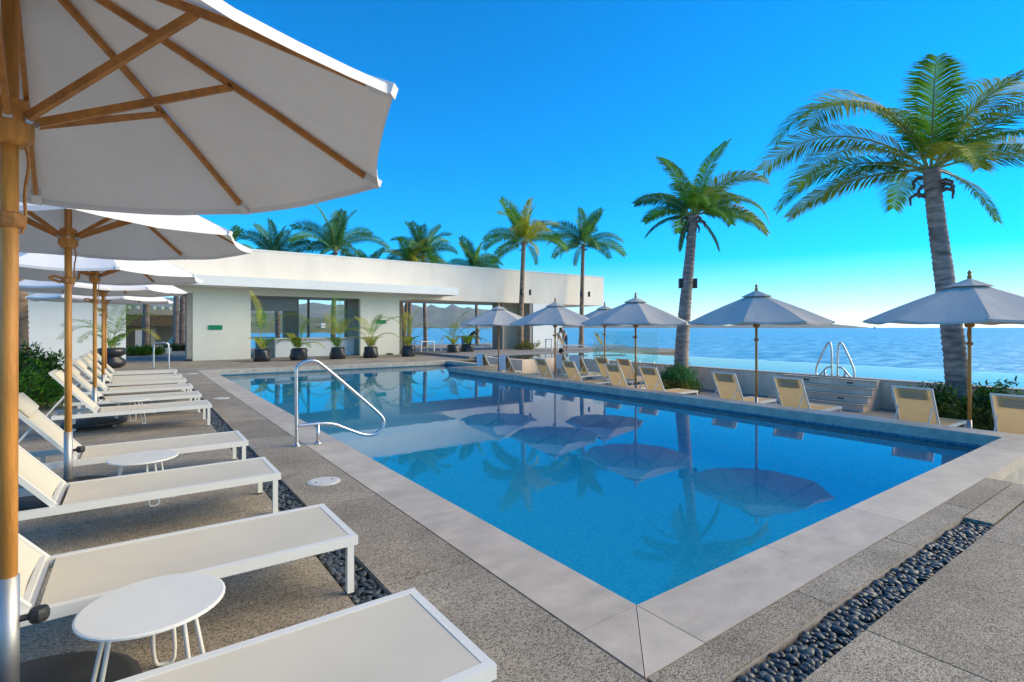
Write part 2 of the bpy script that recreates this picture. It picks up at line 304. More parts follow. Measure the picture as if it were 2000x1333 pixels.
# ladder rails of infinity pool
def rail(name,pts,r,label,posts=(),cat='handrail',group=None,m='steel'):
    t=empty(name,pts[0],0,label,cat,group); o0=Vector(pts[0])
    MB().tube([Vector(q)-o0 for q in pts],r,10).build('rail',m,t,True)
    for q in posts:
        MB().tube([Vector(q[0])-o0,Vector(q[1])-o0],r,10).build('post',m,t,True); MB().lathe([(r*2.2,0),(r*2.2,.015),(r*1.2,.03)],14,(q[0][0]-o0.x,q[0][1]-o0.y)).build('flange',m,t,True,(0,0,q[0][2]-o0.z))
    return t
def smooth(pts,k=2):
    for _ in range(k):
        out=[pts[0]]
        for a,b in zip(pts,pts[1:]):
            a=Vector(a);b=Vector(b); out+=[a*.75+b*.25,a*.25+b*.75]
        out.append(pts[-1]); pts=out
    return [Vector(q) for q in pts]
Y=7.52
rp=smooth([(1.80,Y,0),(1.79,Y,.95),(1.80,Y,1.12),(2.02,Y,1.18),(2.16,Y,1.08),(2.86,Y,.44),(3.08,Y,.22),(2.97,Y,.05),(2.78,Y,.02),(2.5,Y,.15),(2.25,Y,.28),(1.80,Y,.28)],2)
rail('pool_handrail',rp,.024,'curved stainless steel handrail reaching over the near pool edge',[((1.80,Y,.0),(1.80,Y,.05)),((2.08,Y,0),(2.08,Y,.27))])
rail('pool_handrail',smooth([(.62,24.9,0),(.62,24.9,.85),(.66,24.9,1.02),(1.08,24.9,1.02),(1.12,24.9,.85),(1.12,24.9,0)]),.03,'upside-down U shaped steel grab rail near the far pool corner',[((1.12,24.9,0),(1.12,24.9,.05))])
for k,(y,sg) in enumerate(((7.24,1),(7.08,-1))):
    rail('ladder_rail',smooth([(17.15,y,.16),(17.15,y,1.0),(17.15,y+.07*sg,1.22),(17.15,y+.2*sg,1.0),(17.15,y+.46*sg,.38),(17.15,y+.45*sg,.12),(17.15,y+.33*sg,.16),(17.15,y+.14*sg,.42),(17.15,y,.42)]),.028,('left' if sg>0 else 'right')+' looped steel rail of the pair above the sandstone steps',[((17.15,y+.2*sg,.16),(17.15,y+.2*sg,.34))],group='looped rails above the steps')
# glass fence
gf=empty('glass_fence',(17.15,13.7,.16),0,'clear frameless glass balustrade on the infinity pool wall','fence')
for j in range(3):
    bx('pane','glass',gf,-.008,j*1.25+.01,.03,.008,(j+1)*1.25-.01,1.3)
    for k in(.25,1.0): bx('clamp','steel',gf,-.02,j*1.25+k-.02,0,.02,j*1.25+k+.02,.08)
# ================================================================== FAR LAND
def ridge(name,dist,prof,m,depth,seed):
    r=random.Random(seed); mb=MB(); n=len(prof); rows=5
    us=[]
    for i in range(n-1):
        for t in range(8): us.append((prof[i][0]+(prof[i+1][0]-prof[i][0])*t/8, prof[i][1]+(prof[i+1][1]-prof[i][1])*t/8))
    us.append(prof[-1]); vs=[]
    for az,h in us:
        a=R(az); jit=h*r.uniform(-.06,.06)
        for k in range(rows):
            f=k/(rows-1); dd=dist+depth*(f-.5)*2; hh=(h+jit)*math.sin(math.pi*min(1,.0+f))*(1+r.uniform(-.08,.08)) if 0<k<rows-1 else -8
            vs.append((dd*math.sin(a),dd*math.cos(a),hh))
    L=len(us); mb.add(vs,[(i*rows+k,(i+1)*rows+k,(i+1)*rows+k+1,i*rows+k+1) for i in range(L-1) for k in range(rows-1)])
    o=mb.build(name,m,None,True); o['kind']='structure'; return o
# azimuth measured from +Y towards +X; the camera looks along 35.75 deg
ridge('mountains',9000,[(-20,420),(0,430),(12,400),(24,380),(30,350),(34,290),(40,240),(46,190),(52,110),(58,30),(63,90),(67,60),(70,0)],'hill',2200,5)
hl=ridge('hillside',900,[(-30,60),(-10,45),(2,32),(10,26),(18,14),(22,2)],'hill_near',220,9)
hm=None
for i in range(16):
    az=R(rnd.uniform(-6,19)); dd=rnd.uniform(720,880); f=(dd-680)/220; hz=max(2,(30-.9*math.degrees(az))*math.sin(math.pi*.5*min(1,f))-8); sz=rnd.uniform(4,8)
    t=empty('hillside_house',(dd*math.sin(az),dd*math.cos(az),hz-6),-az+rnd.uniform(-.4,.4),'small pale house on the distant hillside across the bay','house','houses on the distant hillside')
    hgt=sz*rnd.uniform(.7,1.3)+6; bx('wall','house',t,-sz/2,-sz/2,0,sz/2,sz/2,hgt); bx('roof','roof_tile' if rnd.random()<.5 else 'house',t,-sz/2-.3,-sz/2-.3,hgt,sz/2+.3,sz/2+.3,hgt+.8)
    for k in(-1,1): bx('window','dark_glass',t,k*sz*.22-.7,-sz/2-.05,hgt-3.2,k*sz*.22+.7,-sz/2+.05,hgt-1.6)
bt=empty('motor_boat',(2600*math.sin(R(70.4)),2600*math.cos(R(70.4)),-5),R(20),'small white motor boat far out near the sea horizon','boat'); bt.scale=(1.3,1.3,1.6)
h=MB(); h.add([(-14,-3,0),(8,-3.4,0),(16,0,0),(8,3.4,0),(-14,3,0),(-14,-3.4,3),(9,-4,3.4),(20,0,4.5),(9,4,3.4),(-14,3.4,3)],[(0,1,6,5),(1,2,7,6),(2,3,8,7),(3,4,9,8),(4,0,5,9),(5,6,7,8,9),(4,3,2,1,0)]); h.build('hull','boat',bt)
bx('cabin','boat',bt,-7,-2.4,3,4,2.4,6.4); bx('window','dark_glass',bt,-6,-2.45,4.4,3.5,2.45,5.6)
# ================================================================== PAVILION
PV=empty('pavilion',(0,29.7,0),0,'low cream pavilion with long blank parapet and open bays','building')
def pv(name,m,x0,y0,z0,x1,y1,z1,par=PV): return bx(name,m,par,x0,y0-29.7,z0,x1,y1-29.7,z1)
pv('parapet','parapet',-14,29.9,3.36,30.6,34.5,5.62); pv('coping_cap','stucco_white',-14.03,29.87,5.621,30.63,34.53,5.68)
pv('canopy_slab','stucco_white',-6,28.0,3.59,16.1,29.895,4.05)
pv('front_wall','stucco_white',-14,29.7,0,-.31,29.95,3.34); pv('front_wall','stucco',2.3,29.7,0,4.86,29.98,3.28); pv('front_wall','stucco',10.6,29.7,0,13.0,29.98,3.28)
pv('lintel','stucco',-.309,29.702,3.281,13.8,29.978,3.588); pv('pier','stucco_white',23.4,29.9,0,26.2,32,3.358)
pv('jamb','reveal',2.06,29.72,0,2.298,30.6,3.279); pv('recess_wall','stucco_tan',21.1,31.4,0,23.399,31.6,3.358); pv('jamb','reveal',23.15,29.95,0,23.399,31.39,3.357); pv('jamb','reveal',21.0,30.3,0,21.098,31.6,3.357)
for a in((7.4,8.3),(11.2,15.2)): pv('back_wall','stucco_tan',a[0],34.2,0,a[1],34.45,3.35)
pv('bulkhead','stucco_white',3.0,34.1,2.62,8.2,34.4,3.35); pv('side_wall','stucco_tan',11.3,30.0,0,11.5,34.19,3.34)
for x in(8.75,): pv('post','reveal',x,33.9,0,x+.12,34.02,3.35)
for x in(2.4,12.2): pv('door_stop','black_base',x if x>3 else 1.98,29.5,0,(x if x>3 else 1.98)+.3,29.68,.09)
bc=empty('bar_counter',(0,0,0),0,'white bar counter inside the open bay behind the potted palms','counter')
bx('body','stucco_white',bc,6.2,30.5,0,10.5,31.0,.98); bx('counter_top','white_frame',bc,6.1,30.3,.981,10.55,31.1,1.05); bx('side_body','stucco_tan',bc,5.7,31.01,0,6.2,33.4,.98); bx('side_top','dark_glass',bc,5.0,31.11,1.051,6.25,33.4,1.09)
for sx_,sz_,lb in((3.27,1.62,'plain green sign on the blank wall left of the bar'),(11.85,1.95,'green sign on the pier right of the bar')):
    t=empty('wall_sign',(sx_,29.69,sz_),0,lb,'sign','green wall signs'); bx('panel','sign_green',t,-.3,-.03,-.11,.3,0,.11)
# things seen through the left bay: terrace with thatched shade roof
tr=empty('thatched_terrace',(0,0,0),0,'long terrace roof fringed with brown thatch seen through the left opening','building')
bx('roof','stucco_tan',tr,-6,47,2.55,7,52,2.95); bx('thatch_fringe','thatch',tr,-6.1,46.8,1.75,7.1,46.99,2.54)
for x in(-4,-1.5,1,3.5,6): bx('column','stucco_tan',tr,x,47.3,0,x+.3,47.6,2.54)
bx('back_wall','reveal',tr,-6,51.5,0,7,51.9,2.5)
for i in range(26): MB().lathe([(.10,2.951),(.12,3.1),(.02,3.2)],6,(-5.8+i*.5,47.2)).build('roof_finial','stucco',tr)
for i,x in enumerate((-.6,1.3)): bx('low_wall','stucco_white',tr,x-1.2,39.0,0,x+.6,39.3,.35)
bx('towel_cabinet','white_frame',None,.05,40,.0,.55,40.5,1.45); tag(bpy.data.objects['towel_cabinet'],'tall pale towel cabinet beyond the left opening','cabinet')
# ================================================================== PLANTS
def frond(mb,p0,az,el,L,droop,nl=46,lw=.035,ll=.75,hang=.5,twist=0,mr=1,ml=0,seed=0,fold=.5,rr=.028,roll=0):
    r=random.Random(seed); pts=[]; p=Vector(p0); n=14; e=el; a=az
    for i in range(n+1):
        pts.append(p.copy()); f=i/n; e=el-droop*(f**1.35); a=az+twist*f
        p=p+Vector((math.cos(e)*math.sin(a),math.cos(e)*math.cos(a),math.sin(e)))*(L/n)
    mb.tube(pts,[max(.004,rr*(1-i/n*.9)) for i in range(n+1)],4,mr,False)
    for k in range(nl):
        t=.10+.90*(k+.5)/nl; x=t*n; i=min(int(x),n-1); f=x-i; q=pts[i].lerp(pts[i+1],f); d=(pts[i+1]-pts[i]).normalized()
        side=d.cross(Vector((0,0,1)))
        side=side.normalized() if side.length>.05 else Vector((math.cos(az),-math.sin(az),0)); up=side.cross(d)
        if roll: side,up=side*math.cos(roll)+up*math.sin(roll),up*math.cos(roll)-side*math.sin(roll)
        le=ll*(.35+.65*math.sin(math.pi*min(1,.12+t*.80)))*(1-.45*max(0,t-.75)*4*.6)*r.uniform(.85,1.08)
        for s in(-1,1):
            if r.random()<.03: continue
            fw=.45+.55*t+r.uniform(-.08,.08)
            v=(side*s*1.0+d*fw+up*(fold*.4+r.uniform(-.07,.07))).normalized()
            a1=q+v*le*.5; v2=(v+Vector((0,0,-hang*r.uniform(.7,1.25)))).normalized(); a2=a1+v2*le*.5
            wv=d*lw*.5
            w1=wv; mb.add([q-w1*.5,q+w1*.5,a1+w1,a1-w1,a2],[(0,1,2,3),(3,2,4)],ml)
    return pts
FR={}
def frond_obj(kind,par,loc,az,sc=1,leaf='leaf',seed=0):
    """shared frond meshes: kind=(elevation, droop, length, hang)"""
    key=(kind,leaf,seed)
    if key not in FR:
        mb=MB(); el,dr,L,hang=kind; frond(mb,(0,0,0),0,R(el),L,R(dr),nl=int(36*L**.6)+12,ll=.28*L**.85 if L<2 else .27*L,lw=.045 if L>2 else .03,hang=hang*.7,seed=seed,roll=R(35)*(1 if seed else -1),rr=.028 if L>2 else .012)
        o=mb.build('frond',[leaf,'rachis'],par); FR[key]=o.data
    else:
        o=bpy.data.objects.new('frond',FR[key]); COL.objects.link(o); o.parent=par
    o.location=loc; o.rotation_euler=(0,0,-az); o.scale=(sc,)*3; return o
def trunk(par,pts,r0,r1,m,n=None,flare=1.35):
    P=smooth(pts,2); 
    # resample finely with rings
    out=[];rad=[]; tot=sum((b-a).length for a,b in zip(P,P[1:])); acc=0; stp=.07
    k=int(tot/stp); cum=[0]
    for a,b in zip(P,P[1:]): cum.append(cum[-1]+(b-a).length)
    j=0
    for i in range(k+1):
        s_=tot*i/k
        while j<len(P)-2 and cum[j+1]<s_: j+=1
        f=(s_-cum[j])/max(1e-6,cum[j+1]-cum[j]); out.append(P[j].lerp(P[j+1],f)); t=i/k
        rad.append((r0+(r1-r0)*min(1,t*1.15))*(1+(flare-1)*max(0,1-t*9))*(1+(.06 if i%2 else -.035)+rnd.uniform(-.025,.025)))
    return MB().tube(out,rad,14).build('trunk',m,par,True)
def palm(name,x,y,z0,zc,dx,dy,label,r0=.2,r1=.14,nf=16,sc=1,L=2.9,leafs=('leaf','leaf','leaf_yellow'),seed=1,group='coconut palms',bark='bark',trunk_on=True,up=True):
    r=random.Random(seed); t=empty(name,(x,y,z0),0,label,'palm tree',group); H=zc-z0
    if trunk_on: trunk(t,[(0,0,-.1),(dx*.15,dy*.15,H*.3),(dx*.6,dy*.6,H*.7),(dx,dy,H)],r0,r1,bark)
    kinds=[(78,40,L*.9,.35),(62,85,L,.5),(42,95,L,.7),(20,85,L,.9),(2,70,L*.92,1.1)]
    a=r.uniform(0,6)
    for i in range(nf):
        a+=2.4+r.uniform(-.25,.25); k=kinds[min(4,int(i/nf*5))]
        frond_obj(k,t,(dx+.08*math.sin(a),dy+.08*math.cos(a),H-.05*(i/nf)),a,sc*r.uniform(.88,1.1),r.choice(leafs),seed=int(i%2))
    st=MB()
    for i in range(7):
        b=r.uniform(0,6.28); q=Vector((dx,dy,H-.15-r.uniform(0,.5))); d=Vector((math.cos(b),math.sin(b),.4)); st.tube([q+d*.08,q+d*.26,q+d*.33+Vector((0,0,-.12))],[.05,.035,.02],5)
    st.build('old_frond_bases','boot',t); return t
def lights_on(x,y,z,d,label,off=.24,sc=1):
    for s in(-1,1):
        t=empty('trunk_speaker',(x+math.cos(R(-35.75))*off*s,y+math.sin(R(-35.75))*off*s,z),R(-35.75),('left ' if s<0 else 'right ')+label,'speaker','speakers strapped to palm trunks')
        bx('case','speaker',t,-.07*sc,-.09*sc,-.19*sc,.07*sc,.09*sc,.19*sc); bx('bracket','steel',t,-.12*sc if s>0 else .07*sc,-.02,-.03,-.07*sc if s>0 else .12*sc,.02,.03); bx('grille','black_base',t,-.055*sc,-.10*sc,-.17*sc,.055*sc,-.091*sc,.17*sc)
# palms in front of / beside the pavilion
palm('coconut_palm',21.3,28.6,.13,7.5,.5,.3,'coconut palm with yellowish fronds in front of the parapet beside the recess',.19,.14,17,1.17,2.9,('leaf','leaf','leaf_yellow'),11,bark='bark_brown')
lights_on(21.55,28.35,4.0,0,'speaker on the palm in front of the recess',.3)
palm('coconut_palm',27.2,28.9,.13,7.8,.2,0,'slender coconut palm before the right end of the parapet',.18,.13,17,1.15,2.9,('leaf','leaf_blue'),23,bark='bark_brown')
lights_on(27.3,28.6,4.1,0,'speaker on the palm at the right end of the parapet',.3)
for i,(x,y,zc,sc,lb) in enumerate(((11.4,37.5,6.6,1.12,'large dark crowned palm rising behind the parapet above the bar'),(8.2,39.5,6.0,.85,'smaller palm to the left of the large dark one behind the parapet'),(15.6,42,5.6,.75,'low palm top peeking over the parapet between two larger palms'),(19.6,39.5,7.0,1.05,'bushy palm behind the parapet left of the yellowish palm'),(17.9,39,6.0,.8,'low yellow green palm tucked against the bushy palm behind the parapet'),(25.6,41,6.4,1.0,'half hidden palm behind the parapet beside the yellowish palm'),(5.3,43,6.6,.7,'tiny palm tip left of the parapet palms near the umbrella edge'))):
    palm('coconut_palm',x,y,-.05,zc+.5,.2*(-1)**i,.1,lb,.18,.13,16,sc*1.18,2.8,('leaf_blue','leaf_blue','leaf') if i!=4 else ('leaf_yellow','leaf'),31+i)
for i,(x,y) in enumerate(((.55,38.2),(2.35,43.5),(2.75,43.8))):
    palm('coconut_palm',x,y,-.05,5.2+i*.2,.1,.1,('thick trunked palm standing in the green bed beyond the left opening','left palm of the twin trunks beyond the left opening','right palm of the twin trunks beyond the left opening')[i],.2,.17,10,.8,2.6,('leaf','leaf_yellow'),51+i)
palm('coconut_palm',-2.35,18.3,-.05,5.2,-.1,.1,'palm with rough brown trunk against the white wall by the left loungers',.16,.14,12,.9,2.6,('leaf','leaf_yellow'),61,bark='bark_brown')
for i,(x,y) in enumerate(((18.6,41.5),(16.6,37.2))): palm('coconut_palm',x,y,-.05,4.6,.3-.5*i,0,('leaning palm beyond the open pavilion bay, further left','straight palm beyond the open pavilion bay by the potted palms')[i],.17,.13,9,.8,2.6,('leaf',),71+i,bark='bark_brown')
# two big palms on the lower deck with individually placed fronds.  directions: screen right, up, away
RX=Vector((math.cos(R(-35.75)),math.sin(R(-35.75)),0)); FW=Vector((math.sin(R(35.75)),math.cos(R(35.75)),0))
def big_palm(x,y,pts,r0,r1,fr,label,seed):
    t=empty('coconut_palm',(x,y,LOW),0,label,'palm tree','coconut palms'); P=[RX*a+FW*b+Vector((0,0,c)) for a,b,c in pts]
    trunk(t,P,r0,r1,'bark'); top=P[-1]; r=random.Random(seed)
    for i,(sr,up,aw,L,dr,lf) in enumerate(fr):
        d=RX*sr+FW*aw; az=math.atan2(d.x,d.y); el=math.atan2(up,d.length); mb=MB()
        frond(mb,(0,0,0),az,el,L,R(dr),nl=120,lw=.036,ll=.27*L,hang=.45,seed=seed+i,fold=.3,rr=.03,roll=R(50)*max(-1,min(1,sr/max(.2,abs(sr)+abs(aw)*.8)))*(-1 if sr<0 else -1)*(1 if i%3 else .55))
        mb.build('frond',[lf,'rachis'],t,loc=top+d.normalized()*.08)
    for i in range(9):
        b=r.uniform(0,6.28); q=top+Vector((0,0,-.1-r.uniform(0,.75))); d=Vector((math.cos(b),math.sin(b),.35))
        MB().tube([q+d*r1*.5,q+d*(r1+.12),q+d*(r1+.24)+Vector((0,0,-.12)),q+d*(r1+.22)+Vector((0,0,-.3))],[.06,.05,.04,.02],6).build('old_frond_base','boot',t,True)
    sp=MB(); sp.tube([top+Vector((0,0,-.1)),top+Vector((.02,0,.4)),top+RX*.05+Vector((0,0,.9))],[.05,.03,.006],5); sp.build('spear_leaf','leaf',t)
    return t
big_palm(16.2,3.98,[(0,0,0),(-.08,0,1.5),(-.35,0,3.4),(-.60,0,5.2),(-.68,0,6.1)],.25,.175,
 [(-.36,1.0,.1,4.5,138,'leaf'),(-.62,1,-.15,4.3,120,'leaf_yellow'),(-.9,.75,.15,4.2,95,'leaf_yellow'),(-1,.40,-.2,4.0,78,'leaf_yellow'),(-1,.5,.6,3.6,85,'leaf'),(.02,1,.35,3.0,50,'leaf'),(-.22,1,-.3,3.0,75,'leaf'),(.26,1,-.25,3.3,85,'leaf_yellow'),(.50,1,.1,4.5,80,'leaf_yellow'),(.75,.9,-.1,4.4,95,'leaf'),(1,.6,.1,4.2,85,'leaf_yellow'),(1,.3,-.3,3.8,75,'leaf'),(.4,.5,1,3.2,80,'leaf'),(-.3,.6,1,3.2,80,'leaf'),(.3,.5,-1,2.8,85,'leaf'),(-.4,.3,-1,2.8,80,'leaf_yellow'),(-.9,.05,.4,3.2,50,'leaf_yellow'),(.8,-.05,.3,2.8,50,'leaf')],'large coconut palm with yellow green fronds leaning over the rightmost umbrella',100)
big_palm(15.9,11.75,[(0,0,0),(.05,0,1.6),(.2,0,3.4),(.36,0,5.0),(.46,0,6.3)],.27,.16,
 [(.12,1,.0,2.9,40,'leaf'),(.02,1,.5,2.7,60,'leaf_blue'),(.6,1,.4,3.0,90,'leaf'),(-.5,.9,.4,2.3,75,'leaf'),(.9,.15,-.3,2.6,70,'leaf'),(.45,1,-.1,3.0,105,'leaf_yellow'),(.9,.75,0,3.1,115,'leaf'),(1,.35,.1,3.0,80,'leaf_yellow'),(.8,.9,.5,2.8,70,'leaf'),(-.3,1,-.2,2.5,60,'leaf'),(-.7,.6,0,2.2,75,'leaf_blue'),(-.8,.25,-.2,2.0,70,'leaf'),(-.8,-.0,.3,1.8,60,'leaf_blue'),(.3,.2,-1,2.2,80,'leaf'),(-.1,.6,-1,2.4,90,'leaf'),(.4,-.3,.1,1.6,40,'leaf_blue'),(.1,.5,1,2.6,80,'leaf'),(-.2,-.5,.1,1.3,20,'leaf_blue')],'tall windblown coconut palm in a planted bed beside the sandstone wall',200)
def on_palm(x,y,a,h): return Vector((x,y,LOW))+RX*a+Vector((0,0,h))
v=on_palm(15.9,11.75,.27,3.85); lights_on(v.x,v.y,v.z,0,'speaker on the windblown palm trunk',.25,.9)
# shrubs
def shrub(name,x,y,z,rx,ry,h,n,leaf,label,seed,sz=.07,flowers=0,group='shrubs',extra=None):
    r=random.Random(seed); t=empty(name,(x,y,z),0,label,'shrub',group); fo=MB(); st=MB()
    nb=max(6,n//60); cl=[]
    for i in range(nb):
        a=r.uniform(0,6.28); q=math.sqrt(r.random()); c=Vector((rx*q*math.cos(a),ry*q*math.sin(a),h*(.25+.75*r.random())*(1-.45*q*q))); cl.append(c)
        st.tube([(c.x*.25,c.y*.25,0),(c.x*.7,c.y*.7,c.z*.55),tuple(c)],[.014,.009,.004],4,0,False)
    for i in range(n):
        c=r.choice(cl); p_=c+Vector((r.gauss(0,.10),r.gauss(0,.10),r.gauss(0,.09))); 
        if p_.z<.01: p_.z=.02
        d=Vector((r.gauss(0,1),r.gauss(0,1),r.gauss(.4,.7))).normalized(); s_=d.cross(Vector((r.random(),r.random(),r.random()))).normalized(); l=sz*r.uniform(.7,1.5)
        fo.add([p_-s_*l*.16,p_+d*l*.5-s_*l*.05,p_+d*l,p_+d*l*.5+s_*l*.22],[(0,1,2,3)],0 if (r.random()<.7 or not extra) else 1)
    st.build('stems','boot',t); fo.build('foliage',[leaf]+([extra] if extra else []),t)
    if flowers:
        fl=MB()
        for i in range(flowers):
            c=r.choice(cl); p_=c+Vector((r.gauss(0,.1),r.gauss(0,.1),.08+r.random()*.1))
            for k in range(5):
                a=k*1.257; d=Vector((math.cos(a),math.sin(a),.35))*.04; s_=Vector((-math.sin(a),math.cos(a),0))*.018; fl.add([p_,p_+d*.6-s_,p_+d,p_+d*.6+s_],[(0,1,2,3)])
        fl.build('flowers','petal',t)
    return t
shrub('leafy_shrub',-2.0,15.6,0,.75,1.0,1.15,5200,'leaf_dark','tall dark leafy shrub against the white wall at far left',301,.12,0,'shrubs',extra='leaf')
shrub('leafy_shrub',-1.75,14.2,0,.55,.7,.65,4200,'leaf','low bright green shrub in front of the taller one at far left',302,.09,0,'shrubs',extra='leaf_dark')
shrub('leafy_shrub',-2.9,16.5,0,.5,.6,1.0,2200,'leaf_dark','shrub with reddish tips behind the far left pole',303,.10,0,'shrubs',extra='petal')
shrub('planter_shrub',15.6,11.55,LOW,.65,.65,.85,3600,'leaf_blue','round blue green shrub at the foot of the windblown palm',304,.14,0,'shrubs')
shrub('planter_shrub',15.15,11.3,LOW,.7,.55,.35,2400,'leaf_olive','low yellow green plant under the shrub of the windblown palm',305,.12,0,'shrubs')
shrub('oleander_shrub',15.3,4.25,LOW,.40,.42,.85,2400,'leaf_dark','oleander with pink blossoms left of the big palm trunk',306,.12,46,'shrubs',extra='leaf')
shrub('oleander_shrub',15.4,3.1,LOW,.55,.50,1.0,3400,'leaf_dark','dark oleander right of the big palm trunk',307,.12,0,'shrubs',extra='leaf')
shrub('planter_shrub',14.8,3.55,LOW,.45,.9,.45,3400,'leaf_olive','low yellow green ground plants before the big palm',308,.12,0,'shrubs')
shrub('bed_shrub',.2,37.6,0,1.2,.6,.45,2600,'leaf','low green bed plants around the trunk beyond the left opening',309,.16,0,'shrubs',extra='leaf_dark')
shrub('bed_shrub',2.6,43.2,0,.9,.5,.4,1500,'leaf_dark','dark bed plants at the twin trunks beyond the left opening',310,.16,0,'shrubs')
shrub('bed_shrub',21.6,28.2,.13,.9,.6,.6,900,'leaf_olive','sparse bed plants at the foot of the palm before the recess',311,.12,0,'shrubs')
# potted areca palms in black bags
def potted(x,y,z,h,spec,label,seed,leafs=('leaf','leaf_yellow'),pot='bag',rp=.36,hp=.6,group='potted palms in black bags'):
    r=random.Random(seed); t=empty('potted_palm',(x,y,z),r.uniform(0,6),label,'potted plant',group); t.rotation_euler=(0,0,0)
    ph=[r.uniform(0,6.28) for _ in range(4)]; lean=r.uniform(-.06,.06)
    wob=lambda a,i:1+.07*math.sin(2*a+ph[0]+i*.7)+.05*math.sin(5*a+ph[1]+i)+.03*math.sin(9*a+ph[2]-i*1.3)
    if pot=='bag': MB().lathe([(rp*.9,0),(rp*1.02,.06),(rp*1.08,hp*.35),(rp*1.0,hp*.6),(rp*1.05,hp*.8),(rp*.9,hp),(rp*.78,hp*.99),(rp*.76,hp*.86)],26,wob=wob).build('bag','bag',t,True)
    else: MB().lathe([(rp*.6,0),(rp*1.05,.1),(rp*1.12,.3),(rp*.7,.42),(rp*.75,.47),(rp*1.1,.55),(rp*1.15,.75),(rp*1.0,.8),(rp*.9,.74)],26).build('pot','bag',t,True)
    hz=hp*.86 if pot=='bag' else .75
    MB().lathe([(rp*.3,hz-.04),(rp*.77,hz)],18).build('soil','soil',t)
    for i,(sr,up,aw,L,dr) in enumerate(spec):
        d=RX*sr+FW*aw; az=math.atan2(d.x,d.y); el=math.atan2(up,max(.05,d.length)); mb=MB(); stem=h*r.uniform(.3,.6)
        b0=Vector((r.uniform(-.1,.1),r.uniform(-.1,.1),hz)); b1=b0+Vector((d.x*.12,d.y*.12,stem)); mb.tube([b0,b0.lerp(b1,.5),b1],[.016,.013,.010],5,1)
        frond(mb,b1,az,el,L*1.3,R(dr),nl=26,lw=.034,ll=.26*L+.14,hang=.35,seed=seed*7+i,mr=1,rr=.010); mb.build('frond',[r.choice(leafs),'rachis'],t)
    for i in range(5):
        mb=MB(); a=r.uniform(0,6.28); frond(mb,(.08*math.cos(a),.08*math.sin(a),hz),a,R(65),.95,R(60),nl=18,lw=.04,ll=.32,seed=seed+50+i,rr=.007); mb.build('frond',[r.choice(leafs),'rachis'],t)
    return t
potted(4.94,27.2,0,1.6,[(-.05,1,0,1.5,30),(.25,1,.1,2.2,150),(-.1,1,.2,.9,40)],'potted palm with one tall bent frond, left of the bar opening',401)
potted(6.61,27.2,0,.6,[(-.9,.7,0,.9,95),(.9,.5,0,1.0,90),(.1,1,.1,1.0,30),(-.4,1,.2,.8,70),(.5,.3,-.4,.8,70)],'short bushy potted palm before the bar counter',402,('leaf_yellow','leaf'))
potted(8.52,27.2,0,1.2,[(-1,.9,0,1.6,125),(.9,.9,0,1.5,120),(.0,1,0,1.7,25),(-.25,1,.2,1.3,50),(.3,1,-.2,1.2,70)],'potted palm with fronds arching both ways before the bar',403)
potted(10.27,27.2,0,1.2,[(-.8,1,0,1.3,110),(.5,1,0,1.9,80),(.9,.8,0,1.1,90),(-.3,1,.2,1.3,60),(.25,1,-.2,1.0,40),(-.9,.5,0,.9,60)],'potted palm against the pier with the second green sign',404)
potted(12.45,27.2,0,1.5,[(-.5,1,0,1.7,110),(.15,1,0,1.5,40),(.5,1,.1,1.3,110),(-.1,1,.2,1.2,30)],'upright potted palm at the left edge of the open bay',405)
potted(15.43,27.4,0,1.4,[(-.9,1,0,1.8,115),(.2,1,0,1.5,60),(.6,1,.1,1.4,120),(.1,.8,-.3,1.0,60)],'potted palm beside the trunk in the open bay',406)
potted(16.64,27.8,0,.6,[(.6,1,0,1.3,90),(-.5,1,0,1.2,80),(.1,1,0,1.2,30),(.9,.6,.1,1.0,80)],'bushy potted palm rightmost of the black bags',407)
potted(-.72,26.4,0,1.2,[(-.8,1,0,1.6,95),(-1,.5,0,1.6,85),(.6,1,0,1.7,80),(.2,1,.2,2.0,35),(-.3,1,-.2,1.9,50),(.9,.6,0,1.4,90),(-.9,.2,.2,1.2,70),(.4,1,-.3,1.8,45)],'large areca palm in a dark waisted pot by the white wall',408,('leaf','leaf_yellow'),'urn',.42)
